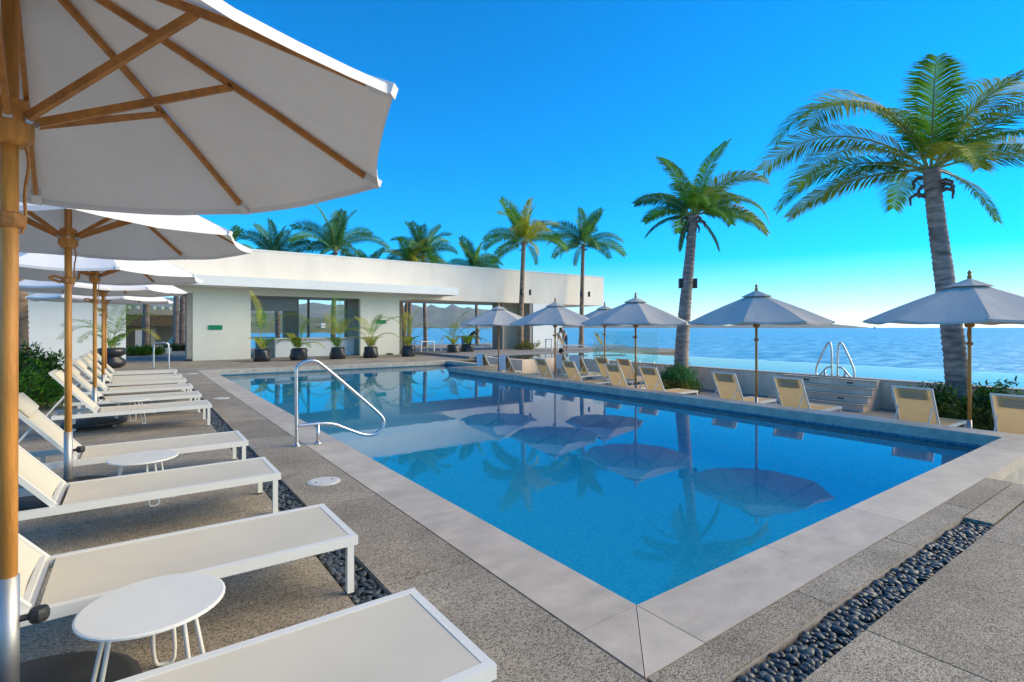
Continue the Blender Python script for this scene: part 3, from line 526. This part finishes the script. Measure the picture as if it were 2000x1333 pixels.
# ================================================================== UMBRELLAS
mat('sleeve_metal',(.45,.45,.45),.5,.1,9,metal=.8)
mat('canvas_taupe_shaded',(.56,.53,.49),.85,.05,2.5,.15,240,trans=.05,spec=.1)  # taupe canvas darkened: backlit shade of the lower deck parasols put into the colour
def make_umbrella(cv='canvas'):
    t=empty('patio_umbrella',(0,0,0)); ZE,ZA,RR=2.40,3.10,1.58; n=8
    MB().tube([(0,0,.55),(0,0,1.5),(0,0,3.14)],.028,12).build('pole','teak',t,True)
    MB().tube([(0,0,.08),(0,0,.62)],.034,14).build('sleeve','sleeve_metal',t,True)
    kn=MB(); kn.tube([(.03,0,.45),(.075,0,.45)],.012,6); kn.lathe([(.028,.425),(.034,.44),(.034,.46),(.028,.475)],8,(.09,0)); kn.build('knob','rubber',t)
    MB().lathe([(.40,.05),(.43,.06),(.43,.10),(.38,.125),(.06,.14),(.05,.2)],28).build('base','black_base',t,True)
    for k in range(4):
        a=k*math.pi/2+.6; c=MB(); c.tube([(.34*math.cos(a)-.012,.34*math.sin(a),.03),(.34*math.cos(a)+.012,.34*math.sin(a),.03)],.029,10); c.build('caster','steel',t)
    # canopy panels
    for k in range(n):
        a0=k*2*math.pi/n; a1=(k+1)*2*math.pi/n; m=MB(); vs=[]; U=7
        def pt(f,g):
            r0=.16+(RR-.16)*f; p0=Vector((math.cos(a0)*r0,math.sin(a0)*r0,0)); p1=Vector((math.cos(a1)*r0,math.sin(a1)*r0,0)); q=p0.lerp(p1,g)
            z=ZA-.07-(ZA-.07-ZE)*f+.018*math.sin(math.pi*f)-(.035+.012*math.sin(k*2.7))*math.sin(math.pi*g)*f+.004*math.sin(g*23+k)*f*math.sin(f*9+k); sc=1-.022*math.sin(math.pi*g)*f
            return Vector((q.x*sc,q.y*sc,z))
        vs=[pt(i/U,j/6) for i in range(U+1) for j in range(7)]
        hem=[pt(1,j/6)+Vector((0,0,-.035)) for j in range(7)]
        b=len(vs); fs=[(i*7+j,i*7+j+1,(i+1)*7+j+1,(i+1)*7+j) for i in range(U) for j in range(6)]+[(U*7+j,U*7+j+1,b+j+1,b+j) for j in range(6)]
        m.add(vs+hem,fs); m.build('canopy_panel',cv,t)
        # vent cap
    v=MB(); vs=[(0,0,ZA+.055)]+[(math.cos(k*2*math.pi/n)*.36,math.sin(k*2*math.pi/n)*.36,ZA-.105) for k in range(n)]; v.add(vs,[(0,1+k,1+(k+1)%n) for k in range(n)]); v.build('vent_cap',cv,t)
    MB().lathe([(.03,3.14),(.04,3.18),(.022,3.21),(.036,3.25),(.004,3.30)],10).build('finial','teak_rail',t,True)
    MB().lathe([(.05,2.98),(.075,3.0),(.075,3.06),(.04,3.09)],14).build('top_hub','teak',t,True)
    sl=MB().lathe([(.05,2.27),(.075,2.30),(.075,2.40),(.06,2.44),(.04,2.45)],16).build('slider','teak',t,True)
    for k in range(n):
        a=k*2*math.pi/n; c,s_=math.cos(a),math.sin(a); rz=lambda r:ZA-.07-(ZA-.07-ZE)*((r-.16)/(RR-.16))+.018*math.sin(math.pi*max(0,(r-.16)/(RR-.16)))-.028
        m=MB(); pr_=[.06,.5,1.0,1.5]; 
        for r0,r1 in zip(pr_,pr_[1:]): m.bar((c*r0,s_*r0,rz(r0)),(c*r1,s_*r1,rz(r1)),.020,.030)
        o=m.build('rib','teak_rail',t); m=MB(); m.bar((c*1.49,s_*1.49,rz(1.5)+.004),(c*1.585,s_*1.585,rz(1.58)+.008),.05,.04); m.build('tip_pocket',cv,o)
        MB().bar((c*.07,s_*.07,2.37),(c*.80,s_*.80,rz(.80)-.012),.020,.032).build('strut','teak_rail',t)
        MB().tube([(c*.075-s_*.014,s_*.075+c*.014,2.365),(c*.075+s_*.014,s_*.075-c*.014,2.365)],.016,6).build('hinge_pin','steel',sl)
    cd_=MB(); cd_.tube(smooth([(.04,.01,2.3),(.06,.02,2.22),(.04,.03,2.1),(.05,-.01,1.98),(.035,.0,1.93)]),.006,5); cd_.lathe([(.034,1.95),(.05,1.96),(.052,2.0),(.034,2.01)],10); cd_.tube(smooth([(-.05,0,1.96),(-.11,0,1.98),(-.14,0,2.0),(-.10,.01,2.02),(-.04,0,2.0)]),.012,5); cd_.build('cord','rope',t)
    return t
UM=make_umbrella(); UT=make_umbrella('canvas_taupe_shaded'); seen=set()
def umbrella(x,y,z,ph,label,group,lean=(0,0)):
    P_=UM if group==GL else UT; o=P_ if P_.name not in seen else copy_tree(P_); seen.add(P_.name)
    o.location=(x,y,z); o.rotation_euler=(lean[0],lean[1],R(ph)); tag(o,label,'umbrella',group); return o
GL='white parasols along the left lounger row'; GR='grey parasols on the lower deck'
umbrella(-.40,2.81,0,3.5,'white parasol overhead, nearest the camera at left',GL,(-.029,0)).scale=(1,1,1.035)
umbrella(-.50,6.4,0,5,'second white parasol of the left row from the camera',GL).scale=(1,1,1.04)
umbrella(-.52,10.9,0,12,'third white parasol of the left row from the camera',GL)
umbrella(-.55,14.5,-.05,30,'fourth white parasol of the left row, partly behind the third',GL)
umbrella(-.62,17.7,-.12,15,'farthest white parasol of the left row beside the large potted palm',GL)
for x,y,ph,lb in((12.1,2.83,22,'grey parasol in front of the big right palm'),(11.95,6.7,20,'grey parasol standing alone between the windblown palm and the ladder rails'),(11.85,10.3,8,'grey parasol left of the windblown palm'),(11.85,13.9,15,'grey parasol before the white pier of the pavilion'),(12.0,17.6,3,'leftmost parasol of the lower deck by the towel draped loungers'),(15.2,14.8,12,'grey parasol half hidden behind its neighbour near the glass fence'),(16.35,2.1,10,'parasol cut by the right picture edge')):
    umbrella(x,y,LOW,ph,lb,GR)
# ================================================================== LOUNGERS
def make_lounger(sl,fr,pad,ang=50,L=.80):
    t=empty('sun_lounger',(0,0,0)); w=.34; zt=.35
    f=MB()
    for s in(-1,1): f.box(-1.0,s*w-.02,zt-.055,1.0,s*w+.02,zt)
    f.box(.96,-w+.021,zt-.055,1.0,w-.021,zt-.002); f.box(-1.0,-w+.021,zt-.05,-.96,w-.021,zt-.004); f.box(-.52,-w+.021,zt-.06,-.49,w-.021,zt-.03); f.box(.2,-w+.021,zt-.075,.23,w-.021,zt-.045)
    f.build('frame',fr,t)
    for x in(.955,-.80):
        for s in(-1,1):
            l=MB().box(x-.02,s*w-.0195,.012,x+.02,s*w+.0195,zt-.056).build('leg',fr,t); MB().box(x-.018,s*w-.018,0,x+.018,s*w+.018,.012).build('foot_cap','rubber',l)
    m=MB(); nx,ny=14,6; vs=[]
    for i in range(nx+1):
        for j in range(ny+1):
            x=-.46+1.44*i/nx; y=-w+.022+(2*w-.044)*j/ny; vs.append((x,y,zt-.004-.020*math.sin(math.pi*j/ny)*math.sin(math.pi*min(1,i/nx*1.0))-.0*x))
    m.add(vs,[(i*(ny+1)+j,(i+1)*(ny+1)+j,(i+1)*(ny+1)+j+1,i*(ny+1)+j+1) for i in range(nx) for j in range(ny)]); m.build('seat_sling',sl,t,True)
    a=R(ang); ux,uz=-math.cos(a),math.sin(a); hx,hz=-.50,zt
    b=MB()
    for s in(-1,1): b.bar((hx,s*(w-.025),hz),(hx+ux*L,s*(w-.025),hz+uz*L),.032,.034)
    b.bar((hx+ux*L,-w+.01,hz+uz*L),(hx+ux*L,w-.01,hz+uz*L),.03,.03); b.bar((hx+ux*.02,-w+.04,hz+uz*.02),(hx+ux*.02,w-.04,hz+uz*.02),.025,.025)
    bo=b.build('backrest_frame',fr,t)
    m=MB(); vs=[]; nx=8
    for i in range(nx+1):
        for j in range(ny+1):
            q=.03+(L-.04)*i/nx; y=-w+.045+(2*w-.09)*j/ny; sg=.018*math.sin(math.pi*j/ny); vs.append((hx+ux*q-uz*sg,y,hz+uz*q+ux*sg+.012))
    m.add(vs,[(i*(ny+1)+j,i*(ny+1)+j+1,(i+1)*(ny+1)+j+1,(i+1)*(ny+1)+j) for i in range(nx) for j in range(ny)]); m.build('backrest_sling',sl,t,True)
    for s in(-1,1): MB().bar((hx+ux*.48,s*(w-.07),hz+uz*.48-.02),(hx-.48+ux*.18,s*(w-.07),zt-.04),.018,.018).build('support_strut',fr,t)
    # head pad strapped at the top
    m=MB(); pv_=[]; q0,q1=L-.27,L-.02; th=.055
    for q in(q0,q0+.03,q1-.03,q1):
        ed=q in(q0,q1)
        for y in(-.24,-.21,.21,.24):
            e2=ed or abs(y)==.24
            for sgn in(-1,1):
                tt=(.012 if e2 else th)*(1 if sgn>0 else 0)+.004; pv_.append((hx+ux*q+uz*tt,y,hz+uz*q-ux*tt+.012))
    I=lambda a,b,c:(a*4+b)*2+c
    fs=[]
    for A in range(3):
        for B in range(3): fs+=[(I(A,B,1),I(A,B+1,1),I(A+1,B+1,1),I(A+1,B,1)),(I(A,B,0),I(A+1,B,0),I(A+1,B+1,0),I(A,B+1,0))]
    for A in range(3): fs+=[(I(A,0,0),I(A,0,1),I(A+1,0,1),I(A+1,0,0)),(I(A,3,1),I(A,3,0),I(A+1,3,0),I(A+1,3,1))]
    for B in range(3): fs+=[(I(0,B,1),I(0,B,0),I(0,B+1,0),I(0,B+1,1)),(I(3,B,0),I(3,B,1),I(3,B+1,1),I(3,B+1,0))]
    m.add(pv_,fs); m.build('head_pad',pad,t,True)
    m=MB(); vs=[(hx+ux*q-uz*o_,y,hz+uz*q+ux*o_+.012) for q in(L-.25,L-.10) for y in(-.17,.17) for o_ in(.022,.028)]; m.add(vs,[(0,2,6,4),(1,5,7,3),(0,1,3,2),(4,6,7,5),(0,4,5,1),(2,3,7,6)]); m.build('pad_strap',pad,t); return t
LC=make_lounger('sling_cream','cream_frame','sling_cream'); LT=make_lounger('sling_tan','white_frame','pad_tan',61,.88); used=set()
def lounger(proto,x,y,z,label,group,rz=0,nopad=False):
    o=proto if proto.name not in used else copy_tree(proto); used.add(proto.name)
    o.location=(x,y,z); o.rotation_euler=(0,0,rz); tag(o,label,'lounger',group)
    return o
OR=('nearest the camera, cut by the picture bottom','second from the camera, behind the nearest side table','third from the camera, beside the round table','fourth from the camera, by the second pole','fifth from the camera, over a black base','sixth from the camera','seventh from the camera','eighth from the camera','ninth from the camera','farthest from the camera')
for i,y in enumerate((1.64,3.15,4.89,6.50,9.9,11.5,13.25,14.95,16.4,18.3)):
    lounger(LC,.05+(.06 if i<2 else -.01),y+.36,0,'cream sling lounger of the left row, '+OR[i],'cream loungers in the left row')
RT=(('leftmost of the front row, half hidden by a white towel',19.0),('second from left of the front row with a towel over its back',17.3),('beside the pole of the parasol before the white pier, left one',14.97),('right of the pole of the parasol before the white pier',13.46),('left of the pole of the parasol left of the windblown palm',11.42),('just left of the windblown palm shrub',10.02),('left of the lone parasol pole',7.61),('right of the lone parasol pole, before the steps',6.02),('left of the rightmost parasol pole',3.67),('cut by the right picture edge',2.21))
for lb,y in RT: lounger(LT,12.95,y,LOW,'tan sling lounger '+lb,'tan loungers on the lower deck')
for lb,y in(('of the back row holding a sunbather',16.6),('of the back row with towels, second from left',15.6),('of the back row third from left',14.2),('of the back row nearest the glass fence',13.1)): lounger(LT,15.3,y,LOW,'tan sling lounger '+lb,'tan loungers on the lower deck')
for lb,x,y in(('on the far deck left, by the lattice table',23.2,25.6),('on the far deck right, before the glass and sea',25.6,24.5)): lounger(LT,x,y,.13,'pale lounger '+lb,'loungers on the far deck',R(-25))
for lb,x,y,rz in(('in the open pavilion bay beside the white table',15.6,31.0,R(150)),('in the open bay at its left edge',13.7,31.6,R(150)),('under the pavilion where a person bends over it',20.2,32.6,R(-10))): lounger(LC,x,y,0,'cream lounger '+lb,'loungers under the pavilion',rz)
for i,(x,y) in enumerate(((1.4,44),(3.3,45),(4.4,45.2))): lounger(LC,x,y,0,('left','middle','right')[i]+' pale lounger on the terrace beyond the left opening','loungers beyond the left opening',R(200))
def towel(x,y,z,label,m='towel',w=.5,ang=61,L=.88):
    # draped over the top of a backrest: down the back and over the front
    mb=MB(); a=R(ang); hx,hz=x-.50,z+.35; pr_=[]
    for q,off in((.18,.035),(.45,.04),(L-.08,.05),(L+.015,.035),(L+.03,0),(L+.015,-.035)): pr_.append((hx-math.cos(a)*q+math.sin(a)*off,hz+math.sin(a)*q+math.cos(a)*off))
    bx0,bz0=pr_[-1]
    for k in(.12,.26,.40,.55): pr_.append((bx0-.015*math.sin(k*9),bz0-k))
    vs=[]; n=9
    for i,(px,pz) in enumerate(pr_):
        for j in range(n): yy=-w/2+w*j/(n-1); vs.append((px+.012*math.sin(j*1.9+i*.6),y+yy*(1+.03*math.sin(i)),pz+(.008*math.cos(j*1.7))))
    mb.add(vs,[(i*n+j,i*n+j+1,(i+1)*n+j+1,(i+1)*n+j) for i in range(len(pr_)-1) for j in range(n-1)]); o=mb.build('beach_towel',m,None,True); return tag(o,label,'towel','towels on the loungers')
towel(12.95,19.0,LOW,'white towel hanging over the leftmost lounger back'); towel(12.95,17.3,LOW,'white towel hanging over the second lounger back from left'); towel(15.3,16.6,LOW,'white towel over the lounger behind the sunbather'); towel(15.3,15.6,LOW,'crumpled white towel over a back row lounger',w=.6)
o=towel(20.2,32.6,0,'pale blue towel over the lounger under the pavilion','towel_blue',.5,50,.8); 
# side tables
def table(x,y,label,r=.275,h=.42):
    t=empty('side_table',(x,y,0),rnd.uniform(0,1),label,'side table','round white side tables'); MB().lathe([(r-.02,h-.018),(r,h-.012),(r,h-.004),(r-.008,h)],40).build('table_top','white_frame',t)
    for k in range(3):
        a=k*2.094+.5; d=Vector((math.cos(a),math.sin(a),0)); sd_=Vector((-d.y,d.x,0))
        MB().tube(smooth([d*.16+sd_*.03+Vector((0,0,h-.018)),d*.23+sd_*.05+Vector((0,0,.02)),d*.235+Vector((0,0,.008)),d*.23-sd_*.05+Vector((0,0,.02)),d*.16-sd_*.03+Vector((0,0,h-.018))]),.009,7).build('leg','cream_frame',t,True)
table(.07,2.78,'round white side table between the two nearest loungers'); table(.07,5.95,'round white side table between the third and fourth loungers'); table(-.05,10.85,'round side table under the third left parasol')
# white tables under the pavilion
def wtable(x,y,label,w=1.1,d=.8,h=.75,z=0):
    t=empty('dining_table',(x,y,z),R(10),label,'table','tables under the pavilion'); bx('table_top','white_frame',t,-w/2,-d/2,h-.04,w/2,d/2,h)
    for a in(-1,1):
        for b_ in(-1,1): bx('leg','white_frame',t,a*(w/2-.05)-.03,b_*(d/2-.05)-.03,0,a*(w/2-.05)+.03,b_*(d/2-.05)+.03,h-.041)
wtable(15.0,30.4,'square white table in the open pavilion bay'); wtable(21.8,25.9,'small white table with lattice sides on the far deck',.7,.6,.75,.13)
up=empty('pavilion_post',(17.6,31.2,0),0,'slim dark post standing in the open pavilion bay','post'); MB().tube([(0,0,0),(0,0,1.0)],.03,8).build('shaft','reveal',up); MB().lathe([(.1,0),(.1,.02)],12).build('foot_plate','reveal',up)
# ================================================================== PEOPLE
def person(name_loc,rz,J,label,cloth,legs,hairlen=0,zones=None,scale=1):
    """one continuous skinned body. J: joint name -> (pos, radius); edges below"""
    E_=[('pelvis','waist'),('waist','chest'),('chest','neck'),('neck','head0'),('head0','head1'),('chest','shL'),('shL','elL'),('elL','wrL'),('wrL','haL'),('chest','shR'),('shR','elR'),('elR','wrR'),('wrR','haR'),('pelvis','hipL'),('hipL','knL'),('knL','anL'),('anL','toL'),('pelvis','hipR'),('hipR','knR'),('knR','anR'),('anR','toR')]
    names=list(J); me=bpy.data.meshes.new('body'); me.from_pydata([J[n][0] for n in names],[(names.index(a),names.index(b)) for a,b in E_ if a in J and b in J],[])
    o=bpy.data.objects.new('body_src',me); COL.objects.link(o); md=o.modifiers.new('s','SKIN'); md.use_smooth_shade=True
    for i,n in enumerate(names):
        v=me.skin_vertices[0].data[i]; v.radius=(J[n][1]*1.12,J[n][1]*1.12*(.8 if n in('waist','chest','pelvis') else 1)); v.use_root=(n=='pelvis')
    s=o.modifiers.new('d','SUBSURF'); s.levels=2; s.render_levels=2
    dg=bpy.context.evaluated_depsgraph_get(); ev=o.evaluated_get(dg); bm=bpy.data.meshes.new_from_object(ev); bpy.data.objects.remove(o)
    for m in('skin',cloth,legs): bm.materials.append(MATS[m])
    C={n:Vector(J[n][0]) for n in names}
    for pl in bm.polygons:
        c=pl.center; k=min(names,key=lambda n:(C[n]-c).length)
        pl.material_index=1 if k in('chest','waist','shL','shR') else 2 if k in('pelvis','hipL','hipR','knL','knR') else 0
    t=empty('person',name_loc,rz,label,'person'); b=bpy.data.objects.new('body',bm); COL.objects.link(b); b.parent=t
    hd=(C['head0']+C['head1'])/2; up_=(C['head1']-C['head0']).normalized(); hm_=MB(); r=random.Random(4)
    # hair cap
    fwd=Vector(J['_f'][0]) if '_f' in J else Vector((1,0,0)); q=up_.to_track_quat('Z','Y')
    vs=[];nu,nv=12,6
    for i in range(nv+1):
        th=math.pi*.62*i/nv
        for k in range(nu): ph=2*math.pi*k/nu; vs.append(hd+q@(Vector((math.sin(th)*math.cos(ph),math.sin(th)*math.sin(ph),math.cos(th)))*.118)+up_*.02)
    hm_.add(vs,[(i*nu+k,i*nu+(k+1)%nu,(i+1)*nu+(k+1)%nu,(i+1)*nu+k) for i in range(nv) for k in range(nu)]); hm_.build('hair','hair',t,True)
    fm=MB()
    for s_ in(-1,1):
        ha=C['haL' if s_<0 else 'haR']; wr=C['wrL' if s_<0 else 'wrR']; d=(ha-wr).normalized(); sd_=d.cross(Vector((0,0,1))); sd_=sd_.normalized() if sd_.length>.01 else Vector((0,1,0))
        for k in range(4): p0=ha+sd_*(k-1.5)*.02; fm.tube([p0,p0+d*.045,p0+d*.07+Vector((0,0,-.02))],[.010,.009,.007],5)
        fm.tube([wr+sd_*.03,ha+sd_*.055,ha+sd_*.06+d*.03],[.011,.010,.008],5)
    fm.build('fingers','skin',t,True)
    return t
def bend_pose(reach=.55,lean=.5):
    return {'pelvis':((0,0,.93),.145),'waist':((.12,0,1.08),.125),'chest':((.36,0,1.26),.15),'neck':((.52,0,1.34),.058),'head0':((.60,0,1.36),.075),'head1':((.72,0,1.38),.085),
     'shL':((.40,.19,1.25),.062),'elL':((.52,.22,.98),.046),'wrL':((.66,.18,.78),.034),'haL':((.72,.17,.71),.036),'shR':((.40,-.19,1.25),.062),'elR':((.56,-.22,.99),.046),'wrR':((.74,-.17,.83),.034),'haR':((.80,-.16,.77),.036),
     'hipL':((0,.10,.88),.10),'knL':((.05,.12,.48),.066),'anL':((-.05,.12,.09),.045),'toL':((.12,.13,.04),.04),'hipR':((0,-.10,.88),.10),'knR':((-.04,-.12,.48),.066),'anR':((-.16,-.12,.09),.045),'toR':((.0,-.13,.04),.04)}
person((19.35,32.0,0),R(5),bend_pose(),'person in dark tank top bending over a lounger under the pavilion','shirt_dark','shorts')
P2=bend_pose(); person((23.15,26.15,.13),R(-155),P2,'person in grey top leaning beside the lattice table on the far deck','shirt_grey','shorts')
a=R(50); sb={'pelvis':((-.36,0,.47),.14),'waist':((-.52,0,.62),.12),'chest':((-.66,0,.90),.14),'neck':((-.76,0,1.12),.055),'head0':((-.79,0,1.20),.075),'head1':((-.83,0,1.33),.085),
 'shL':((-.66,.19,.95),.06),'elL':((-.52,.27,.66),.045),'wrL':((-.28,.24,.60),.033),'haL':((-.20,.22,.58),.035),'shR':((-.66,-.19,.95),.06),'elR':((-.52,-.27,.66),.045),'wrR':((-.28,-.24,.60),.033),'haR':((-.20,-.22,.58),.035),
 'hipL':((-.22,.10,.46),.09),'knL':((.22,.11,.50),.06),'anL':((.66,.10,.42),.043),'toL':((.72,.10,.53),.035),'hipR':((-.22,-.10,.46),.09),'knR':((.22,-.11,.62),.06),'anR':((.58,-.10,.42),.043),'toR':((.66,-.10,.52),.035)}
person((15.3,16.6,LOW),0,sb,'sunbather reclining on a back row lounger with dark hair','towel','shorts')

# ================================================================== HAZE
hz=MB().box(-11500,-11500,-7,11500,11500,445).build('haze','canvas'); hz.data.materials.clear(); tag(hz,kind='stuff')
hm=bpy.data.materials.new('haze'); hm.use_nodes=True; hm.node_tree.nodes.clear(); ho=hm.node_tree.nodes.new('ShaderNodeOutputMaterial'); hv=hm.node_tree.nodes.new('ShaderNodeVolumePrincipled')
hv.inputs['Color'].default_value=(.84,.93,1,1); hv.inputs['Density'].default_value=.000028; hv.inputs['Anisotropy'].default_value=.0; hm.node_tree.links.new(hv.outputs[0],ho.inputs['Volume']); hz.data.materials.append(hm)
